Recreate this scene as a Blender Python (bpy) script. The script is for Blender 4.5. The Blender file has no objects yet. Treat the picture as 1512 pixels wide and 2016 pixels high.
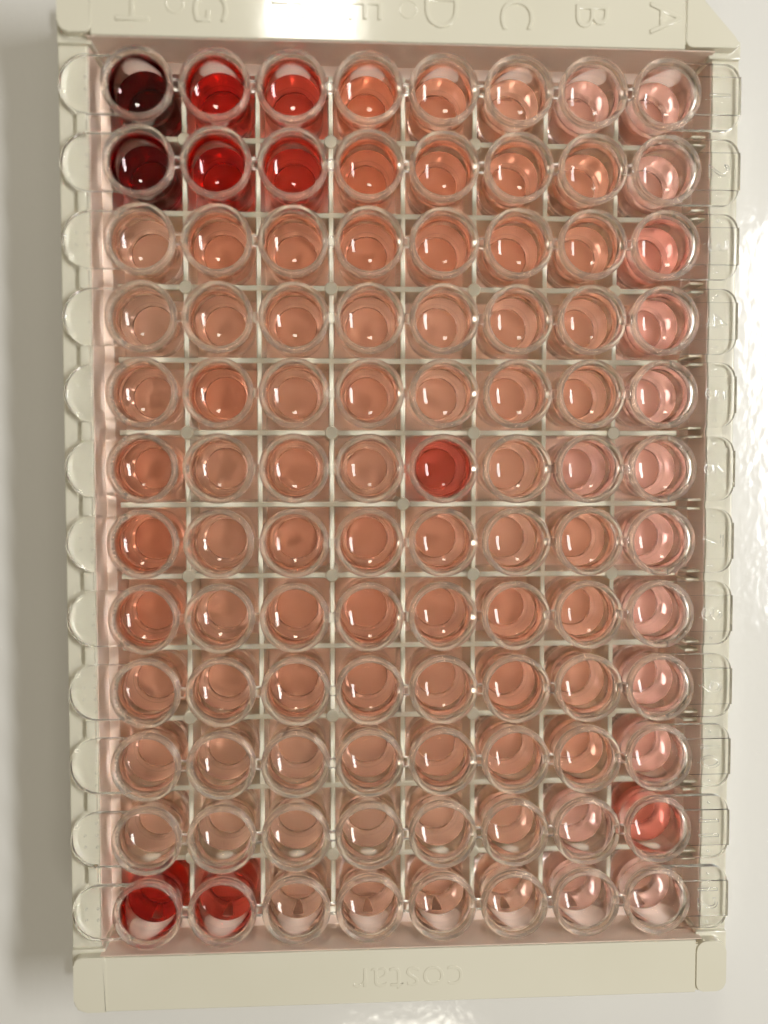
import bpy, bmesh, math, random
from mathutils import Vector, Matrix, Euler
random.seed(7)
C = bpy.context.scene.collection
S = 0.001                       # everything below is written in millimetres
PI = math.pi

# ------------------------------------------------------------------ camera
cam_d = bpy.data.cameras.new("camera")
cam = bpy.data.objects.new("camera", cam_d); C.objects.link(cam)
cam_d.sensor_fit = 'HORIZONTAL'; cam_d.sensor_width = 36.0
cam_d.lens = 1823.5 / 1512 * 36.0
cam_d.clip_start = 0.004; cam_d.clip_end = 20
R3 = Matrix(((0.998426177, 0.003425190, -0.055977121), (-0.000858328, 0.998949554, 0.045815405),
             (0.056075246, -0.045695253, 0.997380324)))
cam.matrix_world = Matrix.Translation(Vector((-8.975, 4.388, 125.44)) * S) @ R3.to_4x4()
cam_d.dof.use_dof = True; cam_d.dof.focus_distance = 0.1165; cam_d.dof.aperture_fstop = 9.5
bpy.context.scene.camera = cam

# ------------------------------------------------------------------ world and lamps
world = bpy.data.worlds.new("World"); bpy.context.scene.world = world; world.use_nodes = True
bg = world.node_tree.nodes['Background']
bg.inputs[0].default_value = (1.0, 0.88, 0.69, 1); bg.inputs[1].default_value = 0.255


def area_lamp(name, pos, target, sx, sy, power, colour):
    d = bpy.data.lights.new(name, 'AREA'); d.shape = 'RECTANGLE'
    d.size = sx * S; d.size_y = sy * S; d.energy = power; d.color = colour
    o = bpy.data.objects.new(name, d); C.objects.link(o)
    o.location = Vector(pos) * S
    o.rotation_euler = (Vector(target) - Vector(pos)).to_track_quat('-Z', 'Y').to_euler()
    return o


area_lamp("window_lamp", (215, 25, 300), (8, 0, 5), 180, 34, 0.84, (0.98, 0.985, 0.99))
area_lamp("bench_lamp_back", (-14, 123, 152), (-14, 30, 0), 22, 18, 0.055, (1.0, 0.96, 0.86))
area_lamp("bench_lamp_front", (14, -184, 156), (0, -40, 0), 40, 22, 0.05, (1.0, 0.95, 0.82))

sc = bpy.context.scene
sc.view_settings.view_transform = 'Standard'; sc.view_settings.look = 'None'
sc.view_settings.exposure = 0.0; sc.view_settings.gamma = 1.0
sc.render.engine = 'CYCLES'
cy = sc.cycles
cy.adaptive_threshold = 0.03; cy.max_bounces = 24; cy.transmission_bounces = 22; cy.glossy_bounces = 12; cy.diffuse_bounces = 8
cy.transparent_max_bounces = 40; cy.volume_bounces = 0
cy.caustics_refractive = True; cy.caustics_reflective = True; cy.blur_glossy = 0.0
cy.sample_clamp_indirect = 0.0; cy.use_denoising = True


# ------------------------------------------------------------------ materials
def new_mat(name):
    m = bpy.data.materials.new(name); m.use_nodes = True
    return m, m.node_tree, m.node_tree.nodes['Principled BSDF']


def noise_bump(nt, p, scale, dist, strength, detail=3.0, vec_scale=None):
    tc = nt.nodes.new('ShaderNodeTexCoord'); nz = nt.nodes.new('ShaderNodeTexNoise'); bp = nt.nodes.new('ShaderNodeBump')
    nz.inputs['Scale'].default_value = scale; nz.inputs['Detail'].default_value = detail
    src = tc.outputs['Object']
    if vec_scale:
        mp = nt.nodes.new('ShaderNodeMapping'); mp.inputs['Scale'].default_value = vec_scale
        nt.links.new(src, mp.inputs['Vector']); src = mp.outputs['Vector']
    nt.links.new(src, nz.inputs['Vector']); nt.links.new(nz.outputs['Fac'], bp.inputs['Height'])
    bp.inputs['Distance'].default_value = dist; bp.inputs['Strength'].default_value = strength
    nt.links.new(bp.outputs['Normal'], p.inputs['Normal'])
    return nz


def tint_noise(nt, p, c1, c2, scale):
    tc = nt.nodes.new('ShaderNodeTexCoord'); nz = nt.nodes.new('ShaderNodeTexNoise'); rp = nt.nodes.new('ShaderNodeValToRGB')
    nz.inputs['Scale'].default_value = scale; nz.inputs['Detail'].default_value = 4
    rp.color_ramp.elements[0].color = c1; rp.color_ramp.elements[1].color = c2
    rp.color_ramp.elements[0].position = .3; rp.color_ramp.elements[1].position = .7
    nt.links.new(tc.outputs['Object'], nz.inputs['Vector']); nt.links.new(nz.outputs['Fac'], rp.inputs[0])
    nt.links.new(rp.outputs[0], p.inputs['Base Color'])


BENCH, nt, p = new_mat("glossy_white_bench")
tint_noise(nt, p, (0.77, 0.76, 0.72, 1), (0.79, 0.78, 0.74, 1), 40)
p.inputs['Roughness'].default_value = 0.09; p.inputs['IOR'].default_value = 1.5
noise_bump(nt, p, 800, 0.00010, 0.28, 1.0, (1.0, 0.6, 1.0))

CREAM, nt, p = new_mat("cream_plastic")
tint_noise(nt, p, (0.71, 0.68, 0.55, 1), (0.74, 0.71, 0.585, 1), 60)
p.inputs['Roughness'].default_value = 0.10; p.inputs['IOR'].default_value = 1.5
p.inputs['Subsurface Weight'].default_value = 0.0
noise_bump(nt, p, 260, 0.00003, 0.6, 2.0)

PINK_SPILL, nt, p = new_mat("pink_spill_tinted_plastic")  # pink light thrown by the liquids, put into the base colour
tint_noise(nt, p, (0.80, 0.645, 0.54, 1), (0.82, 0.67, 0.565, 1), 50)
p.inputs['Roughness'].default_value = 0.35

CLEAR, nt, p = new_mat("clear_polystyrene")
p.inputs['Base Color'].default_value = (1, 1, 1, 1); p.inputs['Roughness'].default_value = 0.05
p.inputs['IOR'].default_value = 1.40; p.inputs['Transmission Weight'].default_value = 1.0
noise_bump(nt, p, 260, 0.00003, 0.12, 2.0)

# where liquid touches the plastic the step in refractive index is small
WET, nt, p = new_mat("wetted_polystyrene")
g = nt.nodes.new('ShaderNodeBsdfGlass'); g.inputs['IOR'].default_value = 1.40 / 1.33; g.inputs['Roughness'].default_value = 0
nt.links.new(g.outputs[0], nt.nodes['Material Output'].inputs['Surface'])

RIMMAT, nt, p = new_mat("milky_rim_plastic")
p.inputs['Base Color'].default_value = (0.95, 0.88, 0.79, 1); p.inputs['Roughness'].default_value = 0.26
p.inputs['IOR'].default_value = 1.28; p.inputs['Transmission Weight'].default_value = 0.92

_liq = {}


def liquid_mat(strength, hue):
    key = (strength, hue)
    if key in _liq: return _liq[key]
    m = bpy.data.materials.new("tinted_liquid"); m.use_nodes = True
    nt = m.node_tree; nt.nodes.clear()
    out = nt.nodes.new('ShaderNodeOutputMaterial')
    gl = nt.nodes.new('ShaderNodeBsdfGlass'); gl.inputs['IOR'].default_value = 1.33; gl.inputs['Roughness'].default_value = 0
    gl.inputs['Color'].default_value = (1, 1, 1, 1)
    va = nt.nodes.new('ShaderNodeVolumeAbsorption')
    # absorption per millimetre for red, green, blue
    ab = {'salmon': (0.0, 0.062, 0.092), 'pink': (0.0, 0.061, 0.074), 'red': (0.012, 0.125, 0.15),
          'maroon': (0.028, 0.17, 0.13)}[hue]
    mx = 0.2
    va.inputs['Color'].default_value = tuple(1 - a / mx for a in ab) + (1,)
    va.inputs['Density'].default_value = mx * strength / S
    at = nt.nodes.new('ShaderNodeAttribute'); at.attribute_name = "free_surface"
    tr = nt.nodes.new('ShaderNodeBsdfTransparent'); mx_ = nt.nodes.new('ShaderNodeMixShader')
    nt.links.new(at.outputs['Fac'], mx_.inputs[0]); nt.links.new(tr.outputs[0], mx_.inputs[1]); nt.links.new(gl.outputs[0], mx_.inputs[2])
    nt.links.new(mx_.outputs[0], out.inputs['Surface']); nt.links.new(va.outputs[0], out.inputs['Volume'])
    _liq[key] = m
    return m


# ------------------------------------------------------------------ helpers
def empty(name, loc=(0, 0, 0)):
    o = bpy.data.objects.new(name, None); C.objects.link(o); o.location = Vector(loc) * S
    o.empty_display_size = 0.005
    return o


def finish(name, bm, mat, parent=None, loc=(0, 0, 0), smooth=35):
    for v in bm.verts: v.co *= S
    bmesh.ops.recalc_face_normals(bm, faces=bm.faces)
    if bm.calc_volume(signed=True) < 0:
        bmesh.ops.reverse_faces(bm, faces=bm.faces); print('flipped', name)
    me = bpy.data.meshes.new(name); bm.to_mesh(me); bm.free()
    me.materials.append(mat)
    if smooth:
        me.shade_smooth(); me.set_sharp_from_angle(angle=math.radians(smooth))
    o = link(name, me, parent, loc)
    if smooth and mat is CREAM and name not in ('peg', 'mould_mark'):
        wn = o.modifiers.new("weighted", 'WEIGHTED_NORMAL'); wn.keep_sharp = True; wn.weight = 90
    return o


def link(name, me, parent=None, loc=(0, 0, 0)):
    o = bpy.data.objects.new(name, me); C.objects.link(o); o.location = Vector(loc) * S
    if parent: o.parent = parent
    return o


def box(x0, x1, y0, y1, z0, z1, bev=0.0, seg=2):
    bm = bmesh.new()
    bmesh.ops.create_cube(bm, size=1)
    for v in bm.verts:
        v.co = Vector((x0 + (v.co.x + .5) * (x1 - x0), y0 + (v.co.y + .5) * (y1 - y0), z0 + (v.co.z + .5) * (z1 - z0)))
    if bev: bmesh.ops.bevel(bm, geom=bm.edges[:], offset=bev, segments=seg, profile=.5, affect='EDGES')
    return bm


def prism(pts, z0, z1, bev=0.0, seg=2, top_only=True):
    bm = bmesh.new()
    lo = [bm.verts.new((x, y, z0)) for x, y in pts]; hi = [bm.verts.new((x, y, z1)) for x, y in pts]
    n = len(pts)
    bm.faces.new(lo[::-1]); tf = bm.faces.new(hi)
    for i in range(n): bm.faces.new((lo[i], lo[(i + 1) % n], hi[(i + 1) % n], hi[i]))
    if bev:
        ed = list(tf.edges)
        bmesh.ops.bevel(bm, geom=ed, offset=bev, segments=seg, profile=.5, affect='EDGES')
    return bm


def lathe(prof, n=64, close=True):
    """prof: (r, z) points, first and last on the axis when r == 0"""
    bm = bmesh.new(); rings = []
    for r, z in prof:
        if r < 1e-6: rings.append([bm.verts.new((0, 0, z))])
        else: rings.append([bm.verts.new((r * math.cos(2 * PI * i / n), r * math.sin(2 * PI * i / n), z)) for i in range(n)])
    for a, b in zip(rings, rings[1:]):
        for i in range(n):
            j = (i + 1) % n
            if len(a) == 1: bm.faces.new((a[0], b[i], b[j]))
            elif len(b) == 1: bm.faces.new((a[i], b[0], a[j]))
            else: bm.faces.new((a[i], b[i], b[j], a[j]))
    return bm


def arc(cx, cy_, r, a0, a1, n=6):
    return [(cx + r * math.cos(math.radians(a0 + (a1 - a0) * i / n)), cy_ + r * math.sin(math.radians(a0 + (a1 - a0) * i / n))) for i in range(n + 1)]


def rrect(x0, x1, y0, y1, r, n=6):
    rr = r if isinstance(r, (list, tuple)) else [r] * 4      # corners: (x1,y1) (x0,y1) (x0,y0) (x1,y0)
    return (arc(x1 - rr[0], y1 - rr[0], rr[0], 0, 90, n) + arc(x0 + rr[1], y1 - rr[1], rr[1], 90, 180, n)
            + arc(x0 + rr[2], y0 + rr[2], rr[2], 180, 270, n) + arc(x1 - rr[3], y0 + rr[3], rr[3], 270, 360, n))


def text_mesh(name, s, size, depth, mat, parent, loc, rot, bevel=0.06, stretch=1.0, spacing=1.0):
    cu = bpy.data.curves.new(name, 'FONT'); cu.body = s; cu.size = size * S
    cu.extrude = depth * S; cu.bevel_depth = bevel * S; cu.bevel_resolution = 1; cu.resolution_u = 5
    cu.align_x = 'CENTER'; cu.align_y = 'CENTER'; cu.offset = -0.018 * size * S; cu.space_character = spacing
    t = bpy.data.objects.new(name, cu); C.objects.link(t)
    bpy.context.view_layer.update()
    me = bpy.data.meshes.new_from_object(t.evaluated_get(bpy.context.evaluated_depsgraph_get()))
    bpy.data.objects.remove(t)
    me.name = name; me.materials.clear(); me.materials.append(mat)
    xs = [v.co.x for v in me.vertices]; ys = [v.co.y for v in me.vertices]
    cx, c_y = (min(xs) + max(xs)) / 2, (min(ys) + max(ys)) / 2
    for v in me.vertices: v.co.x = (v.co.x - cx) * stretch; v.co.y -= c_y
    o = link(name, me, parent, loc); o.rotation_euler = (0, 0, math.radians(rot))
    return o


def tag(o, label=None, cat=None, group=None, kind=None):
    if label: o['label'] = label
    if cat: o['category'] = cat
    if group: o['group'] = group
    if kind: o['kind'] = kind


# ------------------------------------------------------------------ bench
bm = box(-1500, 1500, -1500, 1500, -30, 0)
bench = finish("bench_top", bm, BENCH, smooth=0); tag(bench, kind='structure')

# ------------------------------------------------------------------ plate holder
LAT = 8.3; RIM = 14.4
holder = empty("strip_holder")
tag(holder, "cream plastic plate holder framing twelve clear well strips on the glossy white bench", "plate holder")
# end rims
for x0, x1, y0, y1 in ((-36.75, 33.5, 54.7, 61.4), (-36.7, 36.45, -61.35, -54.65)):
    finish("end_rim", box(x0, x1, y0, y1, 3.0, 14.2, 0.14, 3), CREAM, holder)
for x0, x1, y0, y1 in ((-40.0, 34.4, 55.3, 61.2), (-40.0, 39.8, -61.1, -55.2)):
    finish("rim_core", box(x0, x1, y0, y1, 2.6, 14.08), CREAM, holder)
# corner pads
finish("corner_pad", prism(rrect(-40.5, -36.6, 54.95, 61.4, [.05, 1.2, 1.3, .9]), 3.0, 14.25, .14, 3), CREAM, holder)
finish("corner_pad", prism(arc(34.3, 55.6, .7, 180, 270, 5) + [(39.6, 54.9), (40.25, 55.3), (39.5, 56.3), (34.9, 61.4), (33.6, 61.4)], 3.0, 14.36, .1, 2), CREAM, holder)
finish("corner_pad", prism(rrect(-40.4, -36.5, -61.38, -54.6, [.5, .9, 1.6, .05]), 3.0, 14.25, .14, 3), CREAM, holder)
finish("corner_pad", prism(rrect(36.5, 40.3, -61.2, -54.75, [1.3, 1.3, .9, 1.2]), 3.0, 14.34, .1, 2), CREAM, holder)
# corner feet below the pads, joining rims to rails
for sx, sy in ((-1, 1), (1, 1), (-1, -1), (1, -1)):
    xa, xb = sorted((sx * 36.9, sx * 40.9)); ya, yb = sorted((sy * 54.2, sy * 56.4))
    finish("corner_block", box(xa, xb, ya, yb, 3.0, 12.9, .2), CREAM, holder)
# rails under the strip ends
for s in (-1, 1):
    xa, xb = sorted((s * 37.5, s * 41.0))
    finish("side_rail", box(xa, xb, -54.6, 54.6, 3.0, 12.3, .25), CREAM, holder)
# skirt
for x0, x1, y0, y1 in ((-42.7, 33.0, 61.7, 63.9), (-42.7, 42.7, -63.9, -61.7), (-42.7, -41.2, -61.6, 61.6), (41.2, 42.7, -61.6, 53.0)):
    finish("base_skirt", box(x0, x1, y0, y1, 0.02, 3.4, .3), CREAM, holder)
for x0, x1, y0, y1 in ((-41.1, 34.6, 61.45, 61.65), (-41.1, 41.1, -61.65, -61.45)):
    finish("skirt_web", box(x0, x1, y0, y1, 0.02, 3.0), CREAM, holder)
# ledges round the lattice, tinted with pink light spilling from the liquids
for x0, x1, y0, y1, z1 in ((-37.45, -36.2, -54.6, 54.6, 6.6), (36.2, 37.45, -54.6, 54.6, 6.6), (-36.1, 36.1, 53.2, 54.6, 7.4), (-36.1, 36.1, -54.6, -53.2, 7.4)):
    finish("ledge", box(x0, x1, y0, y1, 0.05, z1, .06, 1), PINK_SPILL, holder)
# added floor and wall sheets, coloured to carry the liquids' pink light
finish("pink_spill_floor", box(-36.15, 36.15, -53.15, 53.15, 0.05, 0.4), PINK_SPILL, holder)
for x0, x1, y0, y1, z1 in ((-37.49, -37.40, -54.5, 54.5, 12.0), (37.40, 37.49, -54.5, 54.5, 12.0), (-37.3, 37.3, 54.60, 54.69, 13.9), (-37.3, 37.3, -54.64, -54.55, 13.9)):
    finish("pink_spill_sheet", box(x0, x1, y0, y1, 4.0, z1), PINK_SPILL, holder)
# lattice of dividers
def bar_mesh(length, axis, w0, w1, z0, z1):
    bm = bmesh.new(); prof = [(-w1, z0), (w1, z0), (w0, z1 - .12), (w0 - .1, z1), (-w0 + .1, z1), (-w0, z1 - .12)]
    a = []; b = []
    for u, z in prof:
        if axis == 'x': a.append(bm.verts.new((-length / 2, u, z))); b.append(bm.verts.new((length / 2, u, z)))
        else: a.append(bm.verts.new((u, -length / 2, z))); b.append(bm.verts.new((u, length / 2, z)))
    bm.faces.new(a); bm.faces.new(b[::-1])
    for i in range(6): bm.faces.new((a[i], b[i], b[(i + 1) % 6], a[(i + 1) % 6]))
    return bm
d0 = finish("divider", bar_mesh(70.6, 'x', .34, .40, 0.6, LAT), CREAM, holder, (0, -45, 0), smooth=0)
for k in range(1, 11): link("divider", d0.data, holder, (0, -45 + 9 * k, 0))
d1 = finish("divider", bar_mesh(106, 'y', .30, .38, 0.6, LAT - .05), CREAM, holder, (-27, 0, 0), smooth=0)
for k in range(1, 7): link("divider", d1.data, holder, (-27 + 9 * k, 0, 0))
pegs = [(x, y) for x in (-27, -9, 9, 27) for y in (-45, -27, -9, 9, 27, 45)] + [(0, 0)]
pg = None
for x, y in pegs:
    if pg is None:
        pg = finish("peg", lathe([(0, .7), (.95, .7), (.84, LAT + .02), (.74, LAT + .16), (0, LAT + .18)], 24), CREAM, holder, (x, y, 0))
    else: link("peg", pg.data, holder, (x, y, 0))
# ribs that keep the strips apart
rb = finish("locating_rib", box(-.55, .55, -1.15, 1.15, 0, .9, .15), CREAM, holder, (-38.2, 45, 12.2))
for k in range(1, 11): link("locating_rib", rb.data, holder, (-38.2, 45 - 9 * k, 12.2))
rs = finish("ledge_rib", box(-.9, .9, -.14, .14, 0, 3.5, .05, 1), CREAM, holder, (36.6, 44.45, 7.5))
for k in range(11):
    for dy in (-.55, .55):
        if (k, dy) != (0, -.55): link("ledge_rib", rs.data, holder, (36.6, 45 - 9 * k + dy, 7.5))
# raised letters on the end rim
for i, ch in enumerate("HGFEDCBA"):
    text_mesh("raised_letter", ch, 5.8, .09, CREAM, holder, (-31.5 + 9 * i - .4, 58.2 if ch != 'H' else 58.0, 14.2), -90, .07)
text_mesh("raised_lettering", "costar", 5.4, .05, CREAM, holder, (0.2, -58.3, 14.15), 180, .05, 1.02)
for x, y, r in ((.2, 58.5, 1.0), (-27, 58.4, 1.0)):
    finish("mould_mark", lathe([(r - .12, 14.1), (r - .1, 14.25), (r, 14.28), (r + .1, 14.25), (r + .12, 14.1)], 40), CREAM, holder, (x, y, 0))

# ------------------------------------------------------------------ well strips
def well_profile():
    outer = [(0, 2.0), (3.32, 2.0), (3.50, 2.08), (3.59, 2.3), (3.62, 2.6), (3.78, 12.7), (3.82, 13.0), (3.82, 13.2), (3.74, 13.3), (3.55, 13.3)]
    inner = [(3.46, 13.2), (3.352, 9.05), (3.22, 4.0), (3.14, 3.6), (2.95, 3.36), (2.6, 3.25), (0, 3.2)]
    return outer + inner
WELL = finish("well", lathe(well_profile(), 72), CLEAR, None, smooth=50).data
WELL.materials.append(WET)
for f in WELL.polygons:
    c = f.center / S; rr = math.hypot(c.x, c.y)
    if 3.1 < c.z < 9.04 and rr < 3.45: f.material_index = 1
RIMME = finish("rim", lathe([(3.47, 13.31), (3.50, 14.0), (3.56, 14.22), (3.70, 14.38), (3.84, 14.42), (4.02, 14.36), (4.14, 14.2), (4.20, 13.95),
                       (4.20, 13.2), (4.16, 13.05), (4.06, 13.0), (3.85, 13.02), (3.85, 13.24), (3.77, 13.32), (3.47, 13.31)], 72), RIMMAT, None, smooth=60).data
BRIDGE = finish("bridge", box(-.52, .52, -.55, .55, 12.9, 14.1, .1, 2), CLEAR, None).data
def shell(polys, z0):
    """outlines side by side as one closed skin, each with its own top height"""
    bm = bmesh.new(); vs = {}
    key = lambda p, z: (round(p[0], 4), round(p[1], 4), round(z, 4))
    def V(p, z):
        k = key(p, z)
        if k not in vs: vs[k] = bm.verts.new(k)
        return vs[k]
    edges = {}
    for loop, zt in polys:
        bm.faces.new([V(p, zt) for p in loop]); bm.faces.new([V(p, z0) for p in loop][::-1])
        for a, b in zip(loop, loop[1:] + loop[:1]):
            ka, kb = key(a, 0), key(b, 0)
            if (kb, ka) in edges:
                z2 = edges.pop((kb, ka))[0]; lo, hi = sorted((zt, z2))
                bm.faces.new([V(a, lo), V(b, lo), V(b, hi), V(a, hi)])
            else: edges[(ka, kb)] = (zt, a, b)
    for zt, a, b in edges.values(): bm.faces.new([V(a, z0), V(b, z0), V(b, zt), V(a, zt)])
    return bm


def number_tab_bm():
    R = 3.9; p0 = math.degrees(math.asin(2.24 / R)); q0 = math.degrees(math.asin((2.24 - 2.05) / 1.9))
    up = arc(0, 0, R, 75, p0, 9); xo = 7.25 + 1.9 * math.cos(math.radians(q0))
    corner = arc(7.25, 2.05, 1.9, q0, 90, 9)
    wing = up + corner + [(up[0][0], 3.95)]
    wing2 = [(x, -y) for x, y in wing][::-1]
    mid = arc(0, 0, R, p0, -p0, 9)
    panel = mid + [(corner[0][0], -2.24), (9.15, -1.2), (9.15, 1.2), (corner[0][0], 2.24)]
    return shell([(wing, 13.4), (panel, 13.78), (wing2, 13.4)], 12.6)


def round_tab_bm():
    bm = bmesh.new(); rings = []
    for R, z in ((3.3, 12.6), (3.4, 12.68), (3.4, 13.42), (3.35, 13.54), (3.24, 13.6), (3.1, 13.56), (2.95, 13.44), (2.8, 13.4)):
        q = 180 - math.degrees(math.asin(min(.99, R / 3.9)))
        inner = arc(0, 0, 3.9, 360 - q, q, 14) if False else arc(0, 0, 3.9, -q, -360 + q, 14)
        rings.append([bm.verts.new((x, y, z)) for x, y in inner + [(-4.8, R)] + arc(-5.75, 0, R, 90, 270, 30) + [(-4.8, -R)]])
    n = len(rings[0])
    bm.faces.new(rings[0]); bm.faces.new(rings[-1][::-1])
    for a, b in zip(rings, rings[1:]):
        for i in range(n): bm.faces.new((a[i], b[i], b[(i + 1) % n], a[(i + 1) % n]))
    return bm


TABS = (finish("number_tab", number_tab_bm(), CLEAR, None, smooth=25).data, finish("round_tab", round_tab_bm(), CLEAR, None, smooth=25).data)
DOT = finish("dot", lathe([(0, -.14), (.12, -.1), (.17, 0), (.12, .1), (0, .14)], 12), CLEAR, None).data
for o in list(C.objects):
    if o.parent is None and o.name.split('.')[0] in ('well', 'rim', 'bridge', 'number_tab', 'tab_panel', 'round_tab', 'dot'):
        bpy.data.objects.remove(o)

ordinal = ["first", "second", "third", "fourth", "fifth", "sixth", "seventh", "eighth", "ninth", "tenth", "eleventh", "twelfth"]
Q = {'a': (0, -2.2), 'b': (0, -.7), 'c': (0, .7), 'd': (0, 2.2), 'e': (-1.4, -.7), 'f': (-1.4, .7)}
dots = ["bc", "bc", "bcef", "c", "abcef", "c", "abcdef", "bc", "abcdef", "bcd", "abcef", "bcef"]
COLS = "HGFEDCBA"
STR = [[11, 5.2, 3.0, 1.8, 1.25, 1.0, .85, .75], [9, 5.6, 3.3, 2.0, 1.5, 1.3, 1.1, .8], [.8, 1.3, 1.3, 1.3, 1.3, 1.2, 1.2, 1.4],
       [.7, 1.0, 1.1, 1.1, 1.0, 1.0, 1.0, 1.0], [.9, 1.5, 1.1, 1.1, .9, 1.1, 1.0, .9], [1.3, 1.0, 1.1, 1.0, 2.2, 1.0, .9, .9],
       [1.6, 1.0, 1.1, 1.3, 1.2, 1.0, 1.0, .9], [1.3, 1.0, 1.2, 1.2, 1.1, 1.1, 1.0, .9], [.9, .9, 1.0, 1.0, 1.0, 1.1, 1.0, .9],
       [.8, .8, .8, .8, .9, 1.0, 1.0, .9], [.7, .7, .7, .7, .7, .8, .8, 1.8], [5.2, 2.8, .7, .7, .7, .7, .7, .6]]
def liquid_profile(k):
    top = [(r, 8.10 + .95 * k * (r / 3.33) ** 2.05) for r in (0, .35, .7, 1.05, 1.4, 1.75, 2.1, 2.4, 2.7, 2.95, 3.12, 3.25, 3.332)]
    zt = top[-1][1]
    return [(0, 3.21), (2.6, 3.26), (2.945, 3.37), (3.13, 3.61), (3.212, 4.01), (3.338, zt - .03)] + top[::-1]
LIQ = [finish("liquid", lathe(liquid_profile(k), 72), CLEAR, None, smooth=60) for k in (.92, 1.0, 1.08)]
for o in LIQ:
    a = o.data.attributes.new("free_surface", 'FLOAT', 'FACE')
    for f in o.data.polygons:
        c = f.center / S
        a.data[f.index].value = 1.0 if (c.z > 7.6 and math.hypot(c.x, c.y) < 3.33 and f.normal.z > .2) else 0.0
LIQM = [o.data for o in LIQ]
for o in LIQ: bpy.data.objects.remove(o)
liq_cache = {}

for r in range(12):
    y = 49.5 - 9 * r
    jy = random.uniform(-.08, .08); jx = random.uniform(-.06, .06); ja = math.radians(random.uniform(-.1, .1))
    st = empty("well_strip", (jx, y + jy, 0)); st.rotation_euler = (0, 0, ja)
    tag(st, f"clear plastic strip of eight wells, tab numbered {r + 1}, {ordinal[r]} from the lettered rim", "well strip",
        "clear well strips lying across the holder")
    for i in range(8):
        x = -31.5 + 9 * i
        w = link("well", WELL, st, (x, 0, 0)); w.rotation_euler = (0, 0, random.uniform(0, 6.28)); link('rim', RIMME, w)
        if i < 7: link("bridge", BRIDGE, st, (x + 4.5, 0, 0))
        s = STR[r][i]
        hue = 'maroon' if s >= 8 else 'red' if s >= 2.2 else 'pink' if (i == 7 or (i > 5 and s < 1)) else 'salmon'
        sv = round(s * {'salmon': 1.0, 'pink': 1.0, 'red': .75, 'maroon': .8}[hue] * random.choice((.95, 1.0, 1.05)), 2)
        k = random.randrange(3); key = (k, sv, hue)
        if key not in liq_cache:
            me = LIQM[k].copy(); me.materials.clear(); me.materials.append(liquid_mat(sv, hue)); liq_cache[key] = me
        lq = link("liquid_sample", liq_cache[key], None, (jx + x * math.cos(ja), y + jy + x * math.sin(ja), 0)); lq.rotation_euler = (0, 0, random.uniform(0, 6.28))
        word = "dark maroon" if s >= 8 else "deep red" if s >= 4.5 else "bright red" if s >= 2.2 else "orange red" if s >= 1.75 else \
            "rosy" if s >= 1.5 and i == 7 else "salmon" if s >= 1.15 else "pale salmon" if s >= .9 else "very pale pink"
        tag(lq, f"{word} liquid in line with raised letter {COLS[i]}, {ordinal[r]} strip from the lettered rim", "liquid", "liquid samples standing in the wells")
    nt_ = link("number_tab", TABS[0], st, (31.5, 0, 0))
    text_mesh("numeral", str(r + 1), 3.7, .09, CLEAR, nt_, (6.5, 0, 13.83), -90, .05)
    rt = link("round_tab", TABS[1], st, (-31.5, 0, 0))
    for ch in dots[r]: link("dot", DOT, rt, (-6.0 + Q[ch][0], -Q[ch][1], 13.46))
    for yy in (-2.4, 2.4):
        if r > 1: link("dot", DOT, nt_, (6.6, 3.1 if yy > 0 else -3.1, 13.42))
